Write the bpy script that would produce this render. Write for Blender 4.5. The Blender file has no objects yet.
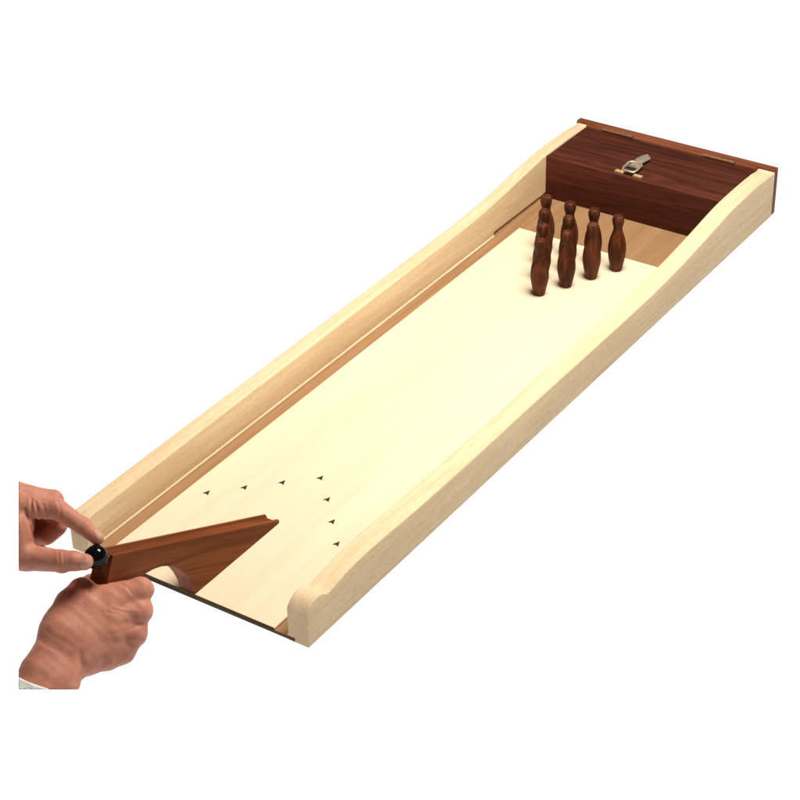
import bpy, bmesh, math, random
import numpy as np
from mathutils import Vector, Matrix, Euler

random.seed(7)
scene = bpy.context.scene
C = scene.collection

# ------------------------------------------------------------------ helpers
def link(name, me, mats=(), parent=None, loc=None):
    o = bpy.data.objects.new(name, me)
    C.objects.link(o)
    if me is not None:
        for m in mats:
            me.materials.append(m)
    if parent is not None:
        o.parent = parent
    if loc is not None:
        o.location = loc
    return o

def tag(o, label=None, cat=None, group=None, kind=None):
    for k, v in (('label', label), ('category', cat), ('group', group), ('kind', kind)):
        if v:
            o[k] = v
    return o

def finish(bm, name, mats, parent=None, smooth=None, bevel=0.0, seg=2, loc=None):
    bmesh.ops.recalc_face_normals(bm, faces=bm.faces)
    if bevel > 0:
        es = [e for e in bm.edges if len(e.link_faces) == 2 and e.calc_face_angle(0) > math.radians(35)]
        bmesh.ops.bevel(bm, geom=es, offset=bevel, segments=seg, profile=0.5, affect='EDGES', clamp_overlap=True)
    me = bpy.data.meshes.new(name)
    bm.to_mesh(me)
    bm.free()
    if smooth is not None:
        me.set_sharp_from_angle(angle=math.radians(smooth))
        for p in me.polygons:
            p.use_smooth = True
    return link(name, me, mats, parent, loc)

def box(bm, x0, x1, y0, y1, z0, z1, mat=0):
    vs = [bm.verts.new((x, y, z)) for x in (x0, x1) for y in (y0, y1) for z in (z0, z1)]
    fs = []
    for idx in ((0, 1, 3, 2), (4, 6, 7, 5), (0, 4, 5, 1), (2, 3, 7, 6), (0, 2, 6, 4), (1, 5, 7, 3)):
        f = bm.faces.new([vs[i] for i in idx])
        f.material_index = mat
        fs.append(f)
    return fs

def tube(bm, pts, r, seg=10, mat=0, closed=False):
    """A round rod bent along pts."""
    pts = [Vector(p) for p in pts]
    n = len(pts)
    rings = []
    for i, p in enumerate(pts):
        a = pts[(i - 1) % n] if (closed or i > 0) else p
        b = pts[(i + 1) % n] if (closed or i < n - 1) else p
        t = (b - a).normalized()
        up = Vector((0, 0, 1)) if abs(t.z) < .9 else Vector((1, 0, 0))
        s = t.cross(up).normalized()
        w = s.cross(t)
        rings.append([bm.verts.new(p + r * (math.cos(2 * math.pi * k / seg) * s + math.sin(2 * math.pi * k / seg) * w)) for k in range(seg)])
    for i in range(n if closed else n - 1):
        A, B = rings[i], rings[(i + 1) % n]
        for k in range(seg):
            f = bm.faces.new((A[k], A[(k + 1) % seg], B[(k + 1) % seg], B[k]))
            f.material_index = mat
    if not closed:
        for rg in (rings[0], rings[-1]):
            bm.faces.new(rg).material_index = mat

# ------------------------------------------------------------------ materials
def nodes(name):
    m = bpy.data.materials.new(name)
    m.use_nodes = True
    nt = m.node_tree
    return m, nt, nt.nodes['Principled BSDF']

def N(nt, kind, **kw):
    n = nt.nodes.new(kind)
    for k, v in kw.items():
        if k in n.inputs:
            n.inputs[k].default_value = v
        else:
            setattr(n, k, v)
    return n

def ramp(nt, fac, stops, interp='LINEAR'):
    r = nt.nodes.new('ShaderNodeValToRGB')
    r.color_ramp.interpolation = interp
    el = r.color_ramp.elements
    while len(el) < len(stops):
        el.new(0.5)
    for e, (p, c) in zip(el, stops):
        e.position = p
        e.color = (*c, 1)
    nt.links.new(fac, r.inputs['Fac'])
    return r.outputs['Color']

def wood(name, dark, mid, light, axis='Y', fine=1.0, figure=1.0, rough=0.5, spec=0.3, bump=0.08, coat=0.0, pores=0.0, pore_col=(.02, .008, .004), blotch=0.35, tilt=0.0, fleck=0.0):
    """Plain-sawn wood: wandering growth bands, fibres along the grain, pores and slow blotches."""
    m, nt, b = nodes(name)
    L = nt.links.new
    tc = N(nt, 'ShaderNodeTexCoord')
    def mapped(along, across):
        mp = N(nt, 'ShaderNodeMapping')
        s = [across, across, across]
        s['XYZ'.index(axis)] = along
        mp.inputs['Scale'].default_value = s
        if tilt:                                   # grain that runs uphill instead of level
            m0 = N(nt, 'ShaderNodeMapping')
            m0.inputs['Rotation'].default_value = (tilt, 0, 0)
            L(tc.outputs['Object'], m0.inputs['Vector'])
            L(m0.outputs['Vector'], mp.inputs['Vector'])
        else:
            L(tc.outputs['Object'], mp.inputs['Vector'])
        return mp.outputs['Vector']
    info = N(nt, 'ShaderNodeObjectInfo')
    def noise(vec, scale, detail=4, rough_=.55, dist=0.0, w=0.0):
        n = N(nt, 'ShaderNodeTexNoise', noise_dimensions='4D')
        n.inputs['Scale'].default_value = scale
        n.inputs['Detail'].default_value = detail
        n.inputs['Roughness'].default_value = rough_
        n.inputs['Distortion'].default_value = dist
        mul = N(nt, 'ShaderNodeMath', operation='MULTIPLY_ADD')
        mul.inputs[1].default_value = 37.0
        mul.inputs[2].default_value = w
        L(info.outputs['Random'], mul.inputs[0])
        L(mul.outputs[0], n.inputs['W'])
        L(vec, n.inputs['Vector'])
        return n.outputs['Fac']
    bands = noise(mapped(1.6, 26.0), 1.5 * figure, 3, .5, 1.2)
    saw = N(nt, 'ShaderNodeMath', operation='MULTIPLY'); saw.inputs[1].default_value = 9.0
    L(bands, saw.inputs[0])
    pp = N(nt, 'ShaderNodeMath', operation='PINGPONG'); pp.inputs[1].default_value = 1.0
    L(saw.outputs[0], pp.inputs[0])
    fibre = noise(mapped(14.0, 620.0 * fine), 1.0, 5, .65, .15, 3)
    slow = noise(mapped(3.0, 11.0), 1.0, 3, .5, .4, 7)
    mix1 = N(nt, 'ShaderNodeMix'); mix1.inputs[0].default_value = .45
    L(pp.outputs[0], mix1.inputs[2]); L(fibre, mix1.inputs[3])
    mix2 = N(nt, 'ShaderNodeMix'); mix2.inputs[0].default_value = blotch
    L(mix1.outputs[0], mix2.inputs[2]); L(slow, mix2.inputs[3])
    col = ramp(nt, mix2.outputs[0], [(.22, dark), (.5, mid), (.78, light)])
    if pores > 0:
        po = noise(mapped(22.0, 900.0 * fine), 1.0, 2, .5, 0, 11)
        pm = ramp(nt, po, [(.0, (1, 1, 1)), (.34, (1, 1, 1)), (.42, (0, 0, 0))])
        sc = N(nt, 'ShaderNodeMath', operation='MULTIPLY'); sc.inputs[1].default_value = pores
        L(pm, sc.inputs[0])
        mx = N(nt, 'ShaderNodeMix', data_type='RGBA')
        L(sc.outputs[0], mx.inputs[0]); L(col, mx.inputs[6]); mx.inputs[7].default_value = (*pore_col, 1)
        col = mx.outputs[2]
    if fleck > 0:                                  # short ray flecks and mottle
        fl = noise(mapped(170.0, 330.0), 1.0, 3, .6, .3, 17)
        fc = ramp(nt, fl, [(.30, (.80, .78, .74)), (.5, (1, 1, 1)), (.72, (1.06, 1.06, 1.06))])
        mx = N(nt, 'ShaderNodeMix', data_type='RGBA', blend_type='MULTIPLY'); mx.inputs[0].default_value = fleck
        L(col, mx.inputs[6]); L(fc, mx.inputs[7])
        col = mx.outputs[2]
    L(col, b.inputs['Base Color'])
    b.inputs['Specular IOR Level'].default_value = spec
    b.inputs['Coat Weight'].default_value = coat
    b.inputs['Coat Roughness'].default_value = .25
    rr = N(nt, 'ShaderNodeMapRange')
    rr.inputs['To Min'].default_value = rough - .08; rr.inputs['To Max'].default_value = rough + .1
    L(fibre, rr.inputs['Value']); L(rr.outputs[0], b.inputs['Roughness'])
    bp = N(nt, 'ShaderNodeBump'); bp.inputs['Strength'].default_value = bump; bp.inputs['Distance'].default_value = .0006
    L(fibre, bp.inputs['Height']); L(bp.outputs[0], b.inputs['Normal'])
    return m

def plain(name, col, rough=.5, metal=0.0, spec=.5, bump=0.0, bscale=300.0, vary=0.0):
    m, nt, b = nodes(name)
    L = nt.links.new
    b.inputs['Base Color'].default_value = (*col, 1)
    b.inputs['Roughness'].default_value = rough
    b.inputs['Metallic'].default_value = metal
    b.inputs['Specular IOR Level'].default_value = spec
    tc = N(nt, 'ShaderNodeTexCoord')
    n = N(nt, 'ShaderNodeTexNoise'); n.inputs['Scale'].default_value = bscale; n.inputs['Detail'].default_value = 4
    L(tc.outputs['Object'], n.inputs['Vector'])
    if vary:
        c = ramp(nt, n.outputs['Fac'], [(.3, tuple(v * (1 - vary) for v in col)), (.7, tuple(min(1, v * (1 + vary)) for v in col))])
        L(c, b.inputs['Base Color'])
    if bump:
        bp = N(nt, 'ShaderNodeBump'); bp.inputs['Strength'].default_value = bump; bp.inputs['Distance'].default_value = .0005
        L(n.outputs['Fac'], bp.inputs['Height']); L(bp.outputs[0], b.inputs['Normal'])
    return m

M_maple = wood('maple', (.69, .495, .285), (.765, .57, .352), (.825, .64, .42), 'Y', fine=.7, figure=.8, rough=.6, spec=.12, bump=.2, pores=.2, pore_col=(.45, .28, .13), blotch=.5, fleck=.5)
M_lane = wood('birch_ply', (.74, .592, .41), (.78, .64, .45), (.81, .675, .485), 'Y', fine=.5, figure=.5, fleck=.08, rough=.55, spec=.15, bump=.05, blotch=.55)
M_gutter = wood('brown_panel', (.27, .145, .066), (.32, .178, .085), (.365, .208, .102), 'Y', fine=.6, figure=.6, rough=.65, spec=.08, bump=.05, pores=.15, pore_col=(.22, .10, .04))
M_edge = wood('scorched_ply_edge', (.05, .034, .016), (.085, .060, .028), (.13, .092, .045), 'X', fine=.6, rough=.7, spec=.1)
M_rose = wood('rosewood', (.040, .0100, .0060), (.082, .0215, .0120), (.150, .0340, .0220), 'X', fine=.3, figure=1.15, rough=.5, spec=.12, bump=.1, pores=.4, pore_col=(.012, .004, .003), blotch=.6)
M_rose_back = wood('rosewood_back', (.12, .033, .016), (.19, .056, .026), (.26, .083, .038), 'X', fine=.5, figure=1.2, rough=.5, spec=.12, bump=.1, pores=.3, pore_col=(.05, .015, .008))
M_ramp = wood('mahogany', (.12, .030, .008), (.19, .052, .0145), (.26, .08, .024), 'Y', fine=.4, figure=.7, rough=.5, spec=.08, bump=.08, coat=.0, tilt=.43, pores=.3, pore_col=(.06, .015, .006), blotch=.3)
M_pin = wood('walnut', (.040, .0098, .0036), (.090, .0225, .0080), (.160, .044, .016), 'Z', fine=.3, figure=1.0, rough=.48, spec=.14, bump=.12, pores=.45, pore_col=(.018, .005, .003), blotch=.25)
M_mark = plain('burnt_mark', (.018, .013, .006), .7, bump=.2, bscale=900, vary=.4)
M_brass = plain('aged_brass', (.27, .125, .055), .45, .35, bump=.1, bscale=500, vary=.15)
M_gilt = plain('gilt_steel', (.70, .50, .22), .4, .5, bump=.15, bscale=900, vary=.2)
M_nickel = plain('worn_nickel', (.46, .37, .28), .42, .5, bump=.25, bscale=450, vary=.3)
M_dark = plain('dark_steel', (.10, .085, .06), .45, .9, bump=.2, bscale=500, vary=.3)
M_ball = plain('black_glass', (.003, .003, .0035), .045, 0.0, .22, bump=.004, bscale=120)
M_cloth = plain('white_cotton', (.84, .82, .78), .9, 0, .1, bump=.5, bscale=1500, vary=.06)

def skin_material():
    m, nt, b = nodes('skin')
    L = nt.links.new
    tc = N(nt, 'ShaderNodeTexCoord')
    def noise(s, d=4, r=.55, dist=0):
        n = N(nt, 'ShaderNodeTexNoise'); n.inputs['Scale'].default_value = s; n.inputs['Detail'].default_value = d
        n.inputs['Roughness'].default_value = r; n.inputs['Distortion'].default_value = dist
        L(tc.outputs['Object'], n.inputs['Vector'])
        return n.outputs['Fac']
    blot = noise(46, 6, .68, .5)
    fleck = noise(260, 3, .6)
    c1 = ramp(nt, blot, [(.28, (.39, .128, .086)), (.42, (.49, .190, .124)), (.56, (.535, .222, .145)), (.72, (.60, .275, .178))])
    mx = N(nt, 'ShaderNodeMix', data_type='RGBA', blend_type='OVERLAY'); mx.inputs[0].default_value = .07
    L(c1, mx.inputs[6])
    g = ramp(nt, fleck, [(.3, (.38, .36, .36)), (.7, (.62, .62, .62))])
    L(g, mx.inputs[7])
    L(mx.outputs[2], b.inputs['Base Color'])
    b.inputs['Subsurface Weight'].default_value = .12
    b.inputs['Subsurface Radius'].default_value = (1.0, .32, .16)
    b.inputs['Subsurface Scale'].default_value = .004
    b.inputs['Roughness'].default_value = .5
    b.inputs['Specular IOR Level'].default_value = .22
    v = N(nt, 'ShaderNodeTexVoronoi', feature='DISTANCE_TO_EDGE'); v.inputs['Scale'].default_value = 620
    wn = N(nt, 'ShaderNodeTexNoise'); wn.inputs['Scale'].default_value = 300
    L(tc.outputs['Object'], wn.inputs['Vector'])
    ad = N(nt, 'ShaderNodeMix', data_type='VECTOR'); ad.inputs[0].default_value = .004
    L(tc.outputs['Object'], ad.inputs[4]); L(wn.outputs['Color'], ad.inputs[5])
    L(ad.outputs[1], v.inputs['Vector'])
    sm = ramp(nt, v.outputs['Distance'], [(0, (0, 0, 0)), (.18, (1, 1, 1))])
    bp = N(nt, 'ShaderNodeBump'); bp.inputs['Strength'].default_value = .16; bp.inputs['Distance'].default_value = .0004
    L(sm, bp.inputs['Height'])
    bp2 = N(nt, 'ShaderNodeBump'); bp2.inputs['Strength'].default_value = .22; bp2.inputs['Distance'].default_value = .0010
    L(noise(170, 3, .6), bp2.inputs['Height']); L(bp.outputs[0], bp2.inputs['Normal'])
    L(bp2.outputs[0], b.inputs['Normal'])
    return m
M_skin = skin_material()
M_nail = plain('nail', (.57, .27, .19), .3, 0, .45, bump=.05, bscale=200, vary=.06)

# ------------------------------------------------------------------ the setting: a white sheet, translucent so the added lamp below whitens it
m, nt, b = nodes('backlit_white')
nt.nodes.remove(b)
tr = N(nt, 'ShaderNodeBsdfTranslucent'); tr.inputs['Color'].default_value = (1, 1, 1, 1)
nt.links.new(tr.outputs[0], nt.nodes['Material Output'].inputs['Surface'])
bm = bmesh.new()
vs = [bm.verts.new(p) for p in ((-14, -13, 0), (14, -13, 0), (14, 15, 0), (-14, 15, 0))]
bm.faces.new(vs)
ground = finish(bm, 'ground', [m])
tag(ground, 'plain white sheet under the bowling game, lit by an added lamp below', 'ground', kind='structure')

# ------------------------------------------------------------------ bowling game
W2, T, LEN, H = .150, .0242, 1.0579, .0662
WLO, XLI = .1456, .1276           # the left rail is a thinner board
XI = W2 - T                       # inner face of the rails
ZP, ZL = .0045, .0075             # tray floor, lane surface
YB = 1.0470                       # front of the back board
YD = .9320                        # front of the pin box

game = link('bowling_game', None)
tag(game, 'long pale wooden tabletop bowling lane with dark red pin box at its far end', 'bowling game')

# rails: a section swept along a shaped top line
KEYS = [(0, .0408), (.0030, .0442), (.0070, .0474), (.0120, .0497), (.0170, .0506), (.0220, .0504), (.0270, .0489), (.0300, .0468), (.0325, .0449),
        (.036, .0444), (.045, .0452), (.062, .0478), (.085, .0500), (.105, .0507), (.130, .0503), (.160, .0490), (.200, .0472), (.30, .0464), (.45, .0470), (.60, .0465), (.70, .0468),
        (.745, .0486), (.790, .0519), (.830, .0556), (.862, .0593), (.890, .0627), (.915, .0654), (.940, .0668), (.970, .0670), (1.000, .0664), (1.022, .0656), (1.030, .0648), (1.036, .0634), (1.0415, .0629), (YB, .0640)]
LKEYS = [(0, .0395), (.0015, .0420), (.004, .0434), (.010, .0444), (.05, .0450), (.20, .0465), (.45, .0477), (.63, .0484), (.72, .0488), (.755, .0502)] + [k for k in KEYS if k[0] > .78]
def topz(y, KEYS=KEYS):
    for (a, za), (b_, zb) in zip(KEYS, KEYS[1:]):
        if y <= b_:
            t = (y - a) / (b_ - a)
            return za + (zb - za) * t
    return KEYS[-1][1]
def smooth_top(y, K):
    if y < .04 or y > 1.02:
        return topz(y, K)
    w = .012 if y > .06 else .004
    return sum(topz(y + d * w, K) for d in (-1, -.5, 0, .5, 1)) / 5
def rail(sign):
    ys = sorted({k for k, _ in (LKEYS if sign < 0 else KEYS)} | {i * .01 for i in range(1, 105)} | {.7995, .8005})
    ys = [y for i, y in enumerate(ys) if i == 0 or y - ys[i - 1] > 4e-4]
    bm = bmesh.new()
    prev = None
    for y in ys:
        z = smooth_top(y, LKEYS if sign < 0 else KEYS)
        ledge = y < .80
        xo, xi = (W2, XI) if sign > 0 else (.1500 - .0045 * y / 1.04, XLI)
        xl = xi - .0014 if ledge else xi + .0045
        zl = .0062 if ledge else .0106
        sec = [(xo - .0006, 0), (xo, .0006)]
        ro, ri = (.0020 if sign > 0 else .0036), .0022
        for k in range(5):
            a = k / 4 * math.pi / 2
            sec.append((xo - ro + ro * math.cos(a), z - ro * .8 + ro * .8 * math.sin(a)))
        for k in range(5):
            a = math.pi / 2 + k / 4 * math.pi / 2
            sec.append((xi + ri + ri * math.cos(a), z - ri * .8 + ri * .8 * math.sin(a)))
        sec += [(xi, zl + .0010), (xl, zl), (xl, .0047), (xi, .0043), (xi, 0)]
        ring = [bm.verts.new((sign * x, y, zz)) for x, zz in sec]
        if prev:
            n = len(ring)
            for k in range(n):
                bm.faces.new((prev[k], prev[(k + 1) % n], ring[(k + 1) % n], ring[k]))
        else:
            bm.faces.new(ring)
        prev = ring
    bm.faces.new(prev)
    return finish(bm, 'side_rail', [M_maple], game, smooth=38)
r = rail(-1)
r = rail(1)

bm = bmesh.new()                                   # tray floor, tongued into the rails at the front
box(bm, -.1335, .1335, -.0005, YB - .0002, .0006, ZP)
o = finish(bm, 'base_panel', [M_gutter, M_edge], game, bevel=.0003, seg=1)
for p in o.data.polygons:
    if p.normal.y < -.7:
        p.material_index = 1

WL, YF = .1093, .8338
bm = bmesh.new()
box(bm, -WL, WL, -.0008, YF, ZP + .0002, ZL)
lane = finish(bm, 'playing_lane', [M_lane, M_edge], game, bevel=.0004, seg=1)
for p in lane.data.polygons:
    if p.normal.y < -.7:
        p.material_index = 1
for ax, ay in ((-.0864, .1440), (-.0583, .1730), (-.0294, .2020), (.0004, .2305), (.0296, .2020), (.0568, .1722), (.0830, .1432)):
    bm = bmesh.new()
    pts = [(0, .0049), (-.0037, -.0034), (0, -.0023), (.0037, -.0034)]
    lo = [bm.verts.new((x, y, 0)) for x, y in pts]
    hi = [bm.verts.new((x, y, .0002)) for x, y in pts]
    bm.faces.new(hi); bm.faces.new(lo[::-1])
    for k in range(4):
        bm.faces.new((lo[k], lo[(k + 1) % 4], hi[(k + 1) % 4], hi[k]))
    finish(bm, 'arrow_mark', [M_mark], lane, loc=(ax, ay, ZL + .00005))

bm = bmesh.new()                                   # back board across the whole width
box(bm, -WLO - .0004, W2, YB + .0003, LEN, .0008, H + .0010)
back = finish(bm, 'back_board', [M_rose_back], game, smooth=40, bevel=.0012, seg=3)
bm = bmesh.new()
box(bm, -XLI + .0004, XI - .0004, 1.0402, YB, .020, H + .0004)
finish(bm, 'hinge_strip', [M_rose_back], back, smooth=40, bevel=.0006)

bm = bmesh.new()                                   # front panel of the pin box
box(bm, -XLI + .0003, XI - .0003, YD, YD + .0075, ZP + .0004, H - .0004)
finish(bm, 'box_front', [M_rose], game, smooth=40, bevel=.0009, seg=3)
bm = bmesh.new()
box(bm, -XLI + .0008, XI - .0008, YD + .0089, 1.0388, H - .0075, H - .0010)
lid = finish(bm, 'box_lid', [M_rose], game, smooth=40, bevel=.0007, seg=2)

def hinge(x0, x1):
    bm = bmesh.new()
    n = 5
    w = (x1 - x0) / n
    for k in range(n):                             # knuckles of the barrel
        a, b_ = x0 + k * w + .0002, x0 + (k + 1) * w - .0002
        tube(bm, [(a, 1.0396, H + .0010), (b_, 1.0396, H + .0010)], .0024, 12)
    box(bm, x0, x1, 1.0398, 1.0440, H + .0004, H + .0012)
    return finish(bm, 'hinge', [M_brass], lid, smooth=40)
hinge(-.1010, -.0545)
hinge(.0500, .0955)

# draw latch: riveted tabs, wire loop frame, folded lever
bm = bmesh.new()
zt = H - .0003
for x0, x1 in ((-.0275, -.0150), (-.0005, .0115)):
    box(bm, x0, x1, .9370, .9432, zt - .0002, zt + .0018, 1)
    for xx in (x0 + .0036, x1 - .0036):
        res = bmesh.ops.create_uvsphere(bm, u_segments=12, v_segments=8, radius=.0019, matrix=Matrix.Translation((xx, .9402, zt + .0018)) @ Matrix.Diagonal((1, 1, .6, 1)))
        for v in res['verts']:
            for f in v.link_faces:
                f.material_index = 1
box(bm, -.0190, -.0020, .9400, .9680, zt - .0001, zt + .0008, 2)
fr = [(-.0185, .9425, zt + .0030), (-.0025, .9425, zt + .0030), (-.0010, .9480, zt + .0036), (-.0008, .9620, zt + .0050), (-.0040, .9660, zt + .0055), (-.0170, .9660, zt + .0055), (-.0202, .9620, zt + .0050), (-.0200, .9480, zt + .0036)]
tube(bm, fr, .0019, 8, 0, True)
tube(bm, [(-.0195, .9480, zt + .0033), (-.0015, .9480, zt + .0033)], .0013, 8, 2)
def lever(y0, y1, w0, w1, z0, z1, n=30, cx=-.0102):
    rows = []
    for i in range(n + 1):
        t = i / n
        y = y0 + (y1 - y0) * t
        w = w0 + (w1 - w0) * t
        w *= 1 - .16 * math.exp(-((t - .42) / .16) ** 2)
        if t > .80:
            w *= math.sqrt(max(.03, 1 - ((t - .80) / .205) ** 2))
        z = z0 + (z1 - z0) * t
        row = []
        for k in range(9):
            a = k / 8 * 2 - 1
            row.append(bm.verts.new((cx + a * w, y, z + .0022 * (1 - a * a) - .0009 * math.sin(t * 9))))
        low = [bm.verts.new((cx + a * w, y, z - .0009)) for a in (1, -1)]
        rows.append(row + low)
    for A, B_ in zip(rows, rows[1:]):
        n_ = len(A)
        for k in range(n_):
            bm.faces.new((A[k], A[(k + 1) % n_], B_[(k + 1) % n_], B_[k]))
    bm.faces.new(rows[0]); bm.faces.new(rows[-1])
lever(.9520, .9965, .0072, .0080, zt + .0048, zt + .0036)
finish(bm, 'latch', [M_nickel, M_gilt, M_dark], lid, smooth=50)

# ------------------------------------------------------------------ ramp
RX0, RX1 = -.0085, .0115
def ramp_mesh():
    # side outline (y, z) drawn from the tip round the foot, the arch and the handle
    slope = (.1245 - .0118) / (-.108 - .1390)
    top = lambda y: .0118 + slope * (y - .1390)
    ang = math.atan(slope)
    z0 = ZL + .0001
    foot = [(.1425, z0), (.0005, z0)]
    arch = [(-.0008, .0135), (-.0032, .0215), (-.0072, .0310), (-.0126, .0410), (-.0190, .0500), (-.0262, .0580), (-.0345, .0648), (-.0440, .0705), (-.0560, .0748), (-.0700, .0775), (-.0860, .0812), (-.1040, .0865), (-.1245, .0935)]
    heel = []
    out = foot + arch + heel
    # cross-section along the top: a U-shaped ball groove between two side walls
    prof = []
    w = RX1 - RX0
    gr = .0068
    nseg = 10
    prof.append((RX0, 0)); prof.append((RX0 + .0008, .0006))
    cx = (RX0 + RX1) / 2
    for k in range(nseg + 1):
        a = math.pi - k / nseg * math.pi
        prof.append((cx + gr * math.cos(a), -.0058 * math.sin(a) + .0005))
    prof.append((RX1 - .0008, .0006)); prof.append((RX1, 0))
    bm = bmesh.new()
    # columns: y stations along the top, each joined to the underside below it
    n = 60
    und = []
    pts = out[:]
    def under(y):
        # underside height at y (piecewise, arch side first)
        chain = arch[::-1] + [(.0005, z0), (.1425, z0)]
        for (a, za), (b_, zb) in zip(chain, chain[1:]):
            if a <= y <= b_:
                return za + (zb - za) * (y - a) / (b_ - a)
        return z0
    ys = sorted({-.1090 + (.1385 + .1090) * i / n for i in range(n + 1)} | {y for y, _ in arch if y > -.108} | {.0005, .1405})
    ys = [y for i, y in enumerate(ys) if i == 0 or y - ys[i - 1] > 3e-4]
    prev = None
    for i, y in enumerate(ys):
        zt = top(y)
        zu = under(y)
        yy = yu = y
        if i == 0:
            yu, zu = -.1243, .0935
        elif y < -.085:                             # fan out to the square-cut end
            f = (-.085 - y) / (.109 - .085)
            yu = y - .0153 * f
            zu = under(max(yu, -.1243))
        ring = [bm.verts.new((x, yy, max(zt + dz, z0 + .0006))) for x, dz in prof]
        ring += [bm.verts.new((RX1, yu, zu + .0008)), bm.verts.new((RX1 - .0008, yu, zu)), bm.verts.new((RX0 + .0008, yu, zu)), bm.verts.new((RX0, yu, zu + .0008))]
        if prev:
            m_ = len(ring)
            for k in range(m_):
                bm.faces.new((prev[k], prev[(k + 1) % m_], ring[(k + 1) % m_], ring[k]))
        else:
            bm.faces.new(ring)
        prev = ring
    bm.faces.new(prev)
    bmesh.ops.remove_doubles(bm, verts=bm.verts, dist=1e-6)
    return bm
rp = finish(ramp_mesh(), 'ball_ramp', [M_ramp], smooth=40)
tag(rp, 'reddish brown wooden ball ramp with arched underside resting on the lane', 'ramp')

# ------------------------------------------------------------------ ball
BALL = Vector((.0015, -.1209, .1275)); BR = .0115
bm = bmesh.new()
bmesh.ops.create_icosphere(bm, subdivisions=5, radius=BR)
ball = finish(bm, 'ball', [M_ball], smooth=180, loc=BALL)
tag(ball, 'glossy black ball pinched between finger and thumb at the ramp top', 'ball')

# ------------------------------------------------------------------ pins
def pin_mesh(seed):
    rnd = random.Random(seed)
    prof = [(0, 0), (.0055, 0), (.0062, .0006), (.0067, .003), (.0081, .010), (.0097, .018), (.0105, .026), (.0104, .033), (.0096, .040), (.0083, .046), (.0068, .0515), (.0057, .0555), (.0054, .0585), (.0058, .0615),
            (.0067, .0648), (.0073, .0682), (.0073, .0712), (.0068, .0738), (.0060, .0754), (.0046, .0765), (.0026, .0770), (0, .0771)]
    prof = [(r_ * (1.07 if .012 < z < .045 else 1.10 if z <= .012 else 1.07 - .06 * min(1, (z - .045) / .02)), z) for r_, z in prof]
    # refine with a smooth curve
    fine = []
    for i in range(len(prof) - 1):
        p0 = prof[max(i - 1, 0)]; p1 = prof[i]; p2 = prof[i + 1]; p3 = prof[min(i + 2, len(prof) - 1)]
        for s in range(3):
            t = s / 3
            f = lambda a, b_, c, d: .5 * (2 * b_ + (c - a) * t + (2 * a - 5 * b_ + 4 * c - d) * t * t + (3 * b_ - a - 3 * c + d) * t ** 3)
            fine.append((max(0, f(p0[0], p1[0], p2[0], p3[0])), f(p0[1], p1[1], p2[1], p3[1])))
    fine.append(prof[-1])
    fine = [q for q in fine if q[0] > 2e-4]
    bm = bmesh.new()
    ns = 36
    ph = rnd.random() * 6.28
    rings = []
    for r_, z in fine:
        ring = []
        for k in range(ns):
            a = 2 * math.pi * k / ns
            w = 1 + .012 * math.cos(9 * a + ph) * min(1, r_ / .009) + .008 * math.sin(2 * a + ph * 2)
            ring.append(bm.verts.new((r_ * w * math.cos(a), r_ * w * math.sin(a), z)))
        rings.append(ring)
    for A, B_ in zip(rings, rings[1:]):
        for k in range(ns):
            bm.faces.new((A[k], A[(k + 1) % ns], B_[(k + 1) % ns], B_[k]))
    bm.faces.new(rings[0]); bm.faces.new(rings[-1])
    return bm
PINS = [(.0000, .6970, 'foremost dark wooden pin, alone at the front tip of the pin triangle'),
        (-.0172, .7318, 'dark pin directly behind the foremost pin on the left, second row'),
        (.0180, .7318, 'dark pin second along the right edge of the triangle, just behind the foremost'),
        (-.0345, .7664, 'dark pin third along the left edge of the triangle, before the back left corner'),
        (.0000, .7664, 'dark pin in the very middle of the triangle, ringed by the others'),
        (.0345, .7664, 'dark pin third along the right edge, next to the lone back right corner pin'),
        (-.0517, .8010, 'dark pin at the back left corner of the triangle, closest to the far left rail'),
        (-.0172, .8010, 'back row pin second from the left, its head in front of the box'),
        (.0172, .8010, 'back row pin with reddish head, second from the right corner'),
        (.0512, .8010, 'dark pin standing fully clear at the back right corner of the triangle')]
for i, (px, py, lab) in enumerate(PINS):
    p = finish(pin_mesh(i), 'bowling_pin', [M_pin], smooth=60, loc=(px, py, ZL + .0001))
    p.rotation_euler = (random.uniform(-.012, .012) * 0, 0, random.uniform(0, 6.28))
    tag(p, lab, 'bowling pin', 'turned wooden pins standing in a triangle')

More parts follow.
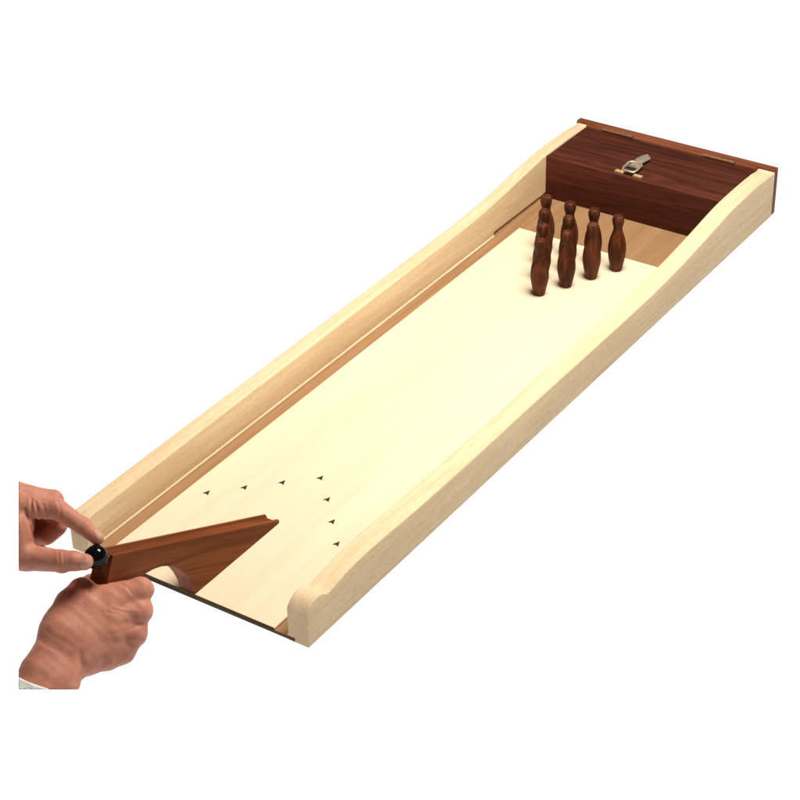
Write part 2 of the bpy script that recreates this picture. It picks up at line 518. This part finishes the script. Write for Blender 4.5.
# ------------------------------------------------------------------ hands: one continuous surface grown round the bones
FRAME = Euler((0.998859, 0.018015, 0.584406), 'XYZ').to_matrix().to_4x4()      # hands are drawn in mm in this frame, about the ball's centre
FRAME.translation = BALL
LEFT = [
    (9, [(-83.0, 56.7, -10.0, 14), (-87.9, 23.9, -16.0, 22), (-88.2, 0.3, -8.0, 18)]),
    (8, [(-81.1, 47.0, 0.0, 13), (-76.3, 28.6, 1.0, 18.5), (-67.5, 1.2, 4.0, 12.5)]),
    (5, [(-83.4, 56.6, -12.0, 14), (-42.7, 51.2, -18.0, 9.6), (-39.0, 27.1, -24.0, 8), (-49.1, 16.9, -23.0, 7.6)]),
    (10, [(-89.3, 52.1, -28.0, 14), (-51.5, 48.2, -31.0, 10), (-46.3, 25.5, -34.0, 9.5), (-59.5, 17.1, -34.0, 9)]),
    (10, [(-94.3, 47.5, -44.0, 12), (-62.0, 44.5, -48.0, 8), (-58.6, 26.4, -50.0, 7), (-66.5, 20.9, -47.0, 6.5)]),
    (8, [(-85.8, 39.6, -34.0, 14), (-59.0, 32.6, -42.0, 11)]),
    (8, [(-89.6, 12.6, -44.0, 17), (-69.2, 0.2, -46.0, 12), (-51.5, -3.3, -42.0, 8.5)]),  # extra flesh behind the thumb, added to darken the hollow
    (4, [(-77.4, 47.0, 0.0, 11.5), (-37.2, 44.6, -2.0, 9.9), (-13.3, 28.8, -3.0, 8.1), (0.5, 17.0, -3.0, 6.5)]),
    (4, [(-101.9, 8.4, 2.0, 16), (-61.7, -0.1, 5.0, 12.2), (-29.3, -3.0, 12.0, 10.2), (-18.1, -2.6, 13.5, 9.1), (-7.9, -3.3, 14.0, 7.6)]),
]
RIGHT = [
    (8, [(-57.8, -139.5, 46.0, 21), (-44.8, -104.1, 28.0, 20.5), (-30.4, -72.5, 11.0, 17)]),
    (8, [(-43.5, -144.9, 46.0, 21), (-30.3, -111.4, 28.0, 19), (-19.0, -79.3, 8.0, 18)]),
    (10, [(-30.9, -67.3, 8.0, 18.5), (-15.3, -59.7, 2.0, 15), (11.8, -44.2, -8.0, 13), (39.6, -32.3, -15.0, 9.6)]),
    (12, [(-27.1, -71.8, 9.0, 18.5), (-13.9, -68.6, 5.0, 17), (14.4, -58.4, -3.0, 14), (38.9, -51.3, -10.0, 10.4)]),
    (12, [(-20.8, -77.4, 8.0, 18), (-10.3, -77.8, 5.0, 17), (14.5, -73.1, -2.0, 14.5), (34.0, -71.9, -8.0, 10.4)]),
    (12, [(-19.1, -81.2, 7.0, 18), (-6.9, -90.9, 3.0, 17), (9.0, -90.6, -2.0, 14.5), (22.3, -87.8, -9.0, 11.4)]),
    (10, [(-23.6, -57.9, 2.0, 15.5), (-9.2, -44.0, -6.0, 15), (9.1, -39.2, -14.0, 13), (35.3, -31.4, -20.0, 9)]),
    (9, [(-30.1, -59.7, 2.0, 15), (-23.7, -43.8, -4.0, 14.5), (-16.0, -32.7, -14.0, 12), (-9.1, -27.6, -30.0, 9), (-7.4, -25.6, -50.0, 8)]),
    (7, [(40.9, -31.9, -16.0, 9.5), (31.7, -42.2, -55.0, 8.8), (6.0, -43.9, -62.0, 8), (-5.2, -41.5, -48.0, 7.5)]),
    (8, [(38.9, -51.8, -10.0, 10.2), (30.2, -58.0, -52.0, 9.3), (6.3, -60.8, -60.0, 8.3), (-6.8, -57.4, -46.0, 8)]),
    (8, [(34.0, -71.9, -8.0, 10.2), (24.1, -76.5, -48.0, 9), (3.1, -77.5, -56.0, 8), (-8.4, -72.3, -44.0, 7.5)]),
    (8, [(21.9, -87.8, -9.0, 11), (9.5, -93.1, -44.0, 8), (-5.5, -91.9, -50.0, 7), (-13.8, -87.2, -42.0, 6.5)]),
]
LEFT_CREASES = [(1.0, 1.1, [(-58.1, 53.0), (-57.2, 39.3), (-53.5, 23.7)]), (0.9, 1.0, [(-54.4, 51.2), (-51.7, 42.0), (-49.8, 35.6)]), (0.7, 1.0, [(-63.6, 44.8), (-59.9, 31.0), (-56.2, 18.2)]), (0.5, 1, [(-47.1, 48.4), (-45.2, 41.1), (-45.2, 36.5)]), (0.45, 0.9, [(-31.5, 6.3), (-29.7, -2.0), (-30.6, -11.2)]), (0.35, 0.9, [(-27.8, 6.3), (-26.0, -2.0), (-26.9, -11.2)]), (0.4, 0.9, [(-13.1, 24.6), (-8.6, 32.9)]), (0.35, 0.9, [(-15.4, 26.0), (-11.3, 34.7)]), (0.4, 0.9, [(-35.2, 53.0), (-31.5, 45.7), (-31.5, 37.4)])]
RIGHT_CREASES = [(0.6, 3.4, [(50.1, -38.7), (38.2, -40.5), (23.5, -45.1)]), (0.6, 3.4, [(49.2, -60.7), (36.4, -59.8), (21.7, -60.7)]), (0.55, 3.4, [(40.0, -79.9), (30.9, -78.1), (18.0, -76.3)]), (0.35, 0.9, [(16.2, -46.9), (27.2, -50.6), (38.2, -51.5)]), (0.3, 0.9, [(21.7, -25.8), (29.0, -28.6), (33.6, -35.0)]), (0.2, 1.8, [(-40.7, -65.3), (-33.3, -69.9), (-24.1, -72.6), (-15.0, -79.9)]), (0.12, 1.2, [(-43.4, -75.4), (-35.2, -79.9), (-26.0, -82.7)]), (0.3, 1.8, [(13.5, -49.7), (25.4, -52.4), (36.4, -55.2)]), (0.3, 1.8, [(16.2, -69.9), (29.0, -67.1), (41.9, -61.6)]), (0.5, 1.2, [(-9.5, -18.5), (-5.8, -25.8), (-5.8, -31.3)]), (0.8, 2.4, [(-10.4, -84.5), (-9.5, -97.4), (-13.1, -110.2)])]
CUT_SIDE = (-71.3, 0.187)          # where the arms end
CUT_LOW = (-122.2, 0.142)
CUFF_EDGE = [(-63.0, -104.0), (-28.1, -116.1)]

def seg_cone(P, a, b_):
    """Distance to a rod whose radius runs from a's to b's."""
    A = np.array(a[:3], np.float32); B_ = np.array(b_[:3], np.float32)
    ab = B_ - A
    t = np.clip(((P - A) @ ab) / float(ab @ ab), 0, 1)
    t3 = t * t * (3 - 2 * t) * .35 + t * .65
    d = P - A - t[..., None] * ab
    return np.sqrt((d * d).sum(-1)) - (a[3] + (b_[3] - a[3]) * t3)

def smin(a, b_, k):
    h = np.clip(.5 + .5 * (b_ - a) / k, 0, 1)
    return b_ + (a - b_) * h - k * h * (1 - h)

def chain_field(P, chains):
    f = None
    for k, c in chains:
        g = None
        for a, b_ in zip(c, c[1:]):
            s = seg_cone(P, a, b_)
            g = s if g is None else smin(g, s, 2.5)
        f = g if f is None else smin(f, g, k)
    return f

def poly2(P, pl):
    d = None
    for a, b_ in zip(pl, pl[1:]):
        A = np.array(a, np.float32); B_ = np.array(b_, np.float32)
        ab = B_ - A
        t = np.clip(((P[..., :2] - A) @ ab) / float(ab @ ab), 0, 1)
        q = P[..., :2] - A - t[..., None] * ab
        e = np.sqrt((q * q).sum(-1))
        d = e if d is None else np.minimum(d, e)
    return d

FR = np.array(FRAME.to_3x3(), np.float32)
FO = np.array(BALL, np.float32)
def to_world(P):
    return P @ FR.T * .001 + FO

def carve_ramp(P):
    """Distance to the ramp's handle (a slab between its sides, under its top line and above its underside)."""
    w = to_world(P)
    x, y, z = w[..., 0], w[..., 1], w[..., 2]
    sl = (.1245 - .0118) / (-.108 - .1390)
    c = 1 / math.sqrt(1 + sl * sl)
    top = (z - (.0118 + sl * (y - .139) + .0006)) * c
    ky = np.array([-.1245, -.104, -.086, -.070, -.056, -.044, -.0345, -.019, -.0072, .0005], np.float32)
    kz = np.array([.0935, .0865, .0812, .0775, .0748, .0705, .0648, .050, .031, .0075], np.float32)
    und = (np.interp(y, ky, kz) - z) * .88
    end = -((y + .1090) * .89 - (z - .1238) * .45)
    side = np.maximum(RX0 - x, x - RX1)
    return np.maximum(np.maximum(side, top), np.maximum(und, end)) * 1000

def carve_ball(P):
    return np.sqrt((P * P).sum(-1)) - BR * 1000

def cuts(P, f, low=False):
    f = np.maximum(f, CUT_SIDE[0] + CUT_SIDE[1] * P[..., 2] - P[..., 0])
    if low:
        f = np.maximum(f, CUT_LOW[0] + CUT_LOW[1] * P[..., 2] - P[..., 1])
    return f

def creases(P, f, cr, zmin):
    front = np.clip((P[..., 2] - zmin) / 6, 0, 1)
    for depth, w, pl in cr:
        d = poly2(P, pl)
        f = f + front * depth * np.exp(-(d / w) ** 2) - front * depth * .45 * np.exp(-((d - 2.3 * w) / (1.4 * w)) ** 2)
    return f

def lumps(P, s=1.0):
    x, y, z = P[..., 0], P[..., 1], P[..., 2]
    return s * (.35 * np.sin(x * .23 + y * .11 + 1.0) * np.sin(y * .19 - z * .13) + .22 * np.sin(x * .41 - z * .37 + 2) * np.sin(y * .45 + .6))

def left_field(P):
    f = chain_field(P, LEFT)
    f = creases(P, f, LEFT_CREASES, -18)
    f = f + lumps(P, .5)
    f = np.maximum(f, -(carve_ball(P) - .1))
    f = np.maximum(f, -(carve_ramp(P) - .2))
    return cuts(P, f)

def right_field(P):
    f = chain_field(P, RIGHT)
    f = creases(P, f, RIGHT_CREASES, -28)
    f = f + lumps(P, .6)
    f = np.maximum(f, -(carve_ball(P) - .3))
    f = np.maximum(f, -(carve_ramp(P) - .2))
    w = to_world(P)
    f = np.maximum(f, (.0015 - w[..., 2]) * 1000)
    return cuts(P, f, True)

def cuff_field(P):
    f = chain_field(P, RIGHT[:2]) - 3.2
    f = f + .8 * np.sin(P[..., 0] * .35 + P[..., 2] * .2) * np.sin(P[..., 1] * .3)
    (x0, y0), (x1, y1) = CUFF_EDGE
    nx, ny = -(y1 - y0), x1 - x0
    l = math.hypot(nx, ny)
    s = ((P[..., 0] - x0) * nx + (P[..., 1] - y0) * ny) / l
    f = np.maximum(f, s)
    inner = chain_field(P, RIGHT[:2]) - .2
    f = np.maximum(f, -inner)
    w = to_world(P)
    f = np.maximum(f, (.001 - w[..., 2]) * 1000)
    return cuts(P, f, True)

def surface(field, lo, hi, h):
    """Naive surface nets over a grid, then each vertex drawn onto the exact surface."""
    ax = [np.arange(l, u + h, h, dtype=np.float32) for l, u in zip(lo, hi)]
    G = np.stack(np.meshgrid(*ax, indexing='ij'), -1)
    F = np.empty(G.shape[:3], np.float32)
    for i in range(0, G.shape[0], 16):
        F[i:i + 16] = field(G[i:i + 16])
    nx, ny, nz = F.shape
    S = F < 0
    cnt = np.zeros((nx - 1, ny - 1, nz - 1), np.float32)
    acc = np.zeros((nx - 1, ny - 1, nz - 1, 3), np.float32)
    corner = [(i, j, k) for i in (0, 1) for j in (0, 1) for k in (0, 1)]
    sl = lambda c: (slice(c[0], nx - 1 + c[0]), slice(c[1], ny - 1 + c[1]), slice(c[2], nz - 1 + c[2]))
    for a in corner:
        for d in range(3):
            if a[d] == 0:
                b_ = list(a); b_[d] = 1
                fa, fb = F[sl(a)], F[sl(b_)]
                cr = (fa < 0) != (fb < 0)
                t = np.where(cr, fa / np.where(cr, fa - fb, 1), 0)
                pt = np.zeros(cr.shape + (3,), np.float32)
                for e in range(3):
                    pt[..., e] = a[e]
                pt[..., d] += t
                acc += pt * cr[..., None]
                cnt += cr
    act = cnt > 0
    idx = -np.ones(act.shape, np.int64)
    idx[act] = np.arange(act.sum())
    V = (np.argwhere(act).astype(np.float32) + acc[act] / cnt[act][:, None]) * h + np.array([a[0] for a in ax], np.float32)
    quads = []
    for d in range(3):
        o1, o2 = [e for e in range(3) if e != d]
        s0 = [slice(None)] * 3; s1 = [slice(None)] * 3
        s0[d] = slice(0, -1); s1[d] = slice(1, None)
        a, b_ = S[tuple(s0)], S[tuple(s1)]
        for flag, flip in ((a & ~b_, False), (~a & b_, True)):
            q = np.argwhere(flag)
            ok = (q[:, o1] > 0) & (q[:, o2] > 0) & (q[:, o1] < F.shape[o1] - 1) & (q[:, o2] < F.shape[o2] - 1)
            q = q[ok]
            c = []
            for da, db in ((-1, -1), (0, -1), (0, 0), (-1, 0)):
                r_ = q.copy(); r_[:, o1] += da; r_[:, o2] += db
                c.append(idx[r_[:, 0], r_[:, 1], r_[:, 2]])
            c = np.stack(c, 1)
            if flip != (d == 1):
                c = c[:, ::-1]
            quads.append(c)
    Q = np.concatenate(quads)
    e = .15
    for _ in range(3):
        f0 = field(V)
        g = np.stack([(field(V + np.eye(3, dtype=np.float32)[i] * e) - field(V - np.eye(3, dtype=np.float32)[i] * e)) / (2 * e) for i in range(3)], -1)
        g2 = np.maximum((g * g).sum(-1), .2)
        st = np.clip(f0 / g2, -.6 * h, .6 * h)
        V = V - st[:, None] * g * .8
    return V, Q

def grown(name, field, lo, hi, h, mat, parent=None):
    V, Q = surface(field, lo, hi, h)
    me = bpy.data.meshes.new(name)
    me.from_pydata((V * .001).tolist(), [], Q.tolist())
    me.update()
    bm = bmesh.new(); bm.from_mesh(me)
    # drop stray crumbs
    bm.verts.ensure_lookup_table()
    seen = set(); best = []
    for v in bm.verts:
        if v.index in seen:
            continue
        st = [v]; comp = []; seen.add(v.index)
        while st:
            q = st.pop(); comp.append(q)
            for e in q.link_edges:
                o2 = e.other_vert(q)
                if o2.index not in seen:
                    seen.add(o2.index); st.append(o2)
        if len(comp) > 150:
            best = best + comp
    keep = set(best)
    bmesh.ops.delete(bm, geom=[v for v in bm.verts if v not in keep], context='VERTS')
    bmesh.ops.recalc_face_normals(bm, faces=bm.faces)
    bm.to_mesh(me); bm.free()
    me.set_sharp_from_angle(angle=math.radians(70))
    for p in me.polygons:
        p.use_smooth = True
    o = link(name, me, [mat], parent)
    if parent is None:
        o.matrix_world = FRAME
    return o

lh = grown('hand', left_field, (-78, -26, -62), (8, 84, 30), 1.0, M_skin)
tag(lh, 'upper hand pinching the black ball between index finger and thumb', 'hand')
rh = grown('hand', right_field, (-80, -130, -74), (60, -8, 78), 1.15, M_skin)
tag(rh, 'lower fist with knuckles to the right, gripping the ramp handle from below', 'hand')
def nail_field(chain, c, n, t, hw, hl):
    c = np.array(c, np.float32); n = np.array(n, np.float32); n /= np.linalg.norm(n)
    t = np.array(t, np.float32); t -= n * (t @ n); t /= np.linalg.norm(t)
    s = np.cross(n, t)
    def field(P):
        f = chain_field(P, [chain]) - .35
        inner = chain_field(P, [chain]) + .8
        d = P - c
        u, v = d @ t, d @ s
        e = ((np.abs(u) / hl) ** 3 + (np.abs(v) / hw) ** 3) ** (1 / 3)
        f = np.maximum(f, (e - 1) * min(hw, hl))
        return np.maximum(np.maximum(f, -inner), -(d @ n) - 5)
    return field
def nail(chain, c, n, t, hw, hl):
    c = tuple(c)
    return grown('fingernail', nail_field(chain, c, n, t, hw, hl), tuple(v - 9 for v in c), tuple(v + 9 for v in c), .4, M_nail, lh)
nail(LEFT[-1], (-6.1, -5.3, 20.0), (.05, -.38, .92), (1, .03, 0), 4.6, 5.2)
nail(LEFT[-2], (3.4, 21.7, 1.0), (.56, .70, .32), (.72, -.66, 0), 4.0, 4.6)
cf = grown('sleeve_cuff', cuff_field, (-80, -130, -10), (0, -96, 84), 1.0, M_cloth, rh)

# ------------------------------------------------------------------ light
def area(name, loc, target, size, power, col=(1, 1, 1)):
    l = bpy.data.lights.new(name, 'AREA')
    l.shape = 'SQUARE'
    l.size = size
    l.energy = power
    l.color = col
    o = bpy.data.objects.new(name, l)
    C.objects.link(o)
    o.location = loc
    o.rotation_euler = (Vector(target) - Vector(loc)).to_track_quat('-Z', 'Y').to_euler()
    return o
area('added_underlight', (0, 1, -.25), (0, 1, 1), 29.0, math.pi * 841 * 1.03)  # added lamp beneath the ground sheet, keeps the white free of shadows
area('softbox', (.24, .60, 1.22), (0, .52, 0), .5, 28.5, (1, .96, .885))

world = bpy.data.worlds.new('World')
scene.world = world
world.use_nodes = True
bg = world.node_tree.nodes['Background']
bg.inputs['Color'].default_value = (1, .97, .93, 1)
bg.inputs['Strength'].default_value = .07

# ------------------------------------------------------------------ camera
cam = bpy.data.cameras.new('camera')
co = bpy.data.objects.new('camera', cam)
C.objects.link(co)
co.location = (1.07930, -1.20511, 1.25925)
co.rotation_euler = (0.998859, 0.018015, 0.584406)
cam.sensor_width = 36
cam.lens = 91.549
cam.clip_start = .05
cam.clip_end = 60
scene.camera = co
scene.view_settings.view_transform = 'Standard'
scene.view_settings.look = 'None'
scene.view_settings.exposure = 0
scene.view_settings.gamma = 1
scene.cycles.max_bounces = 8
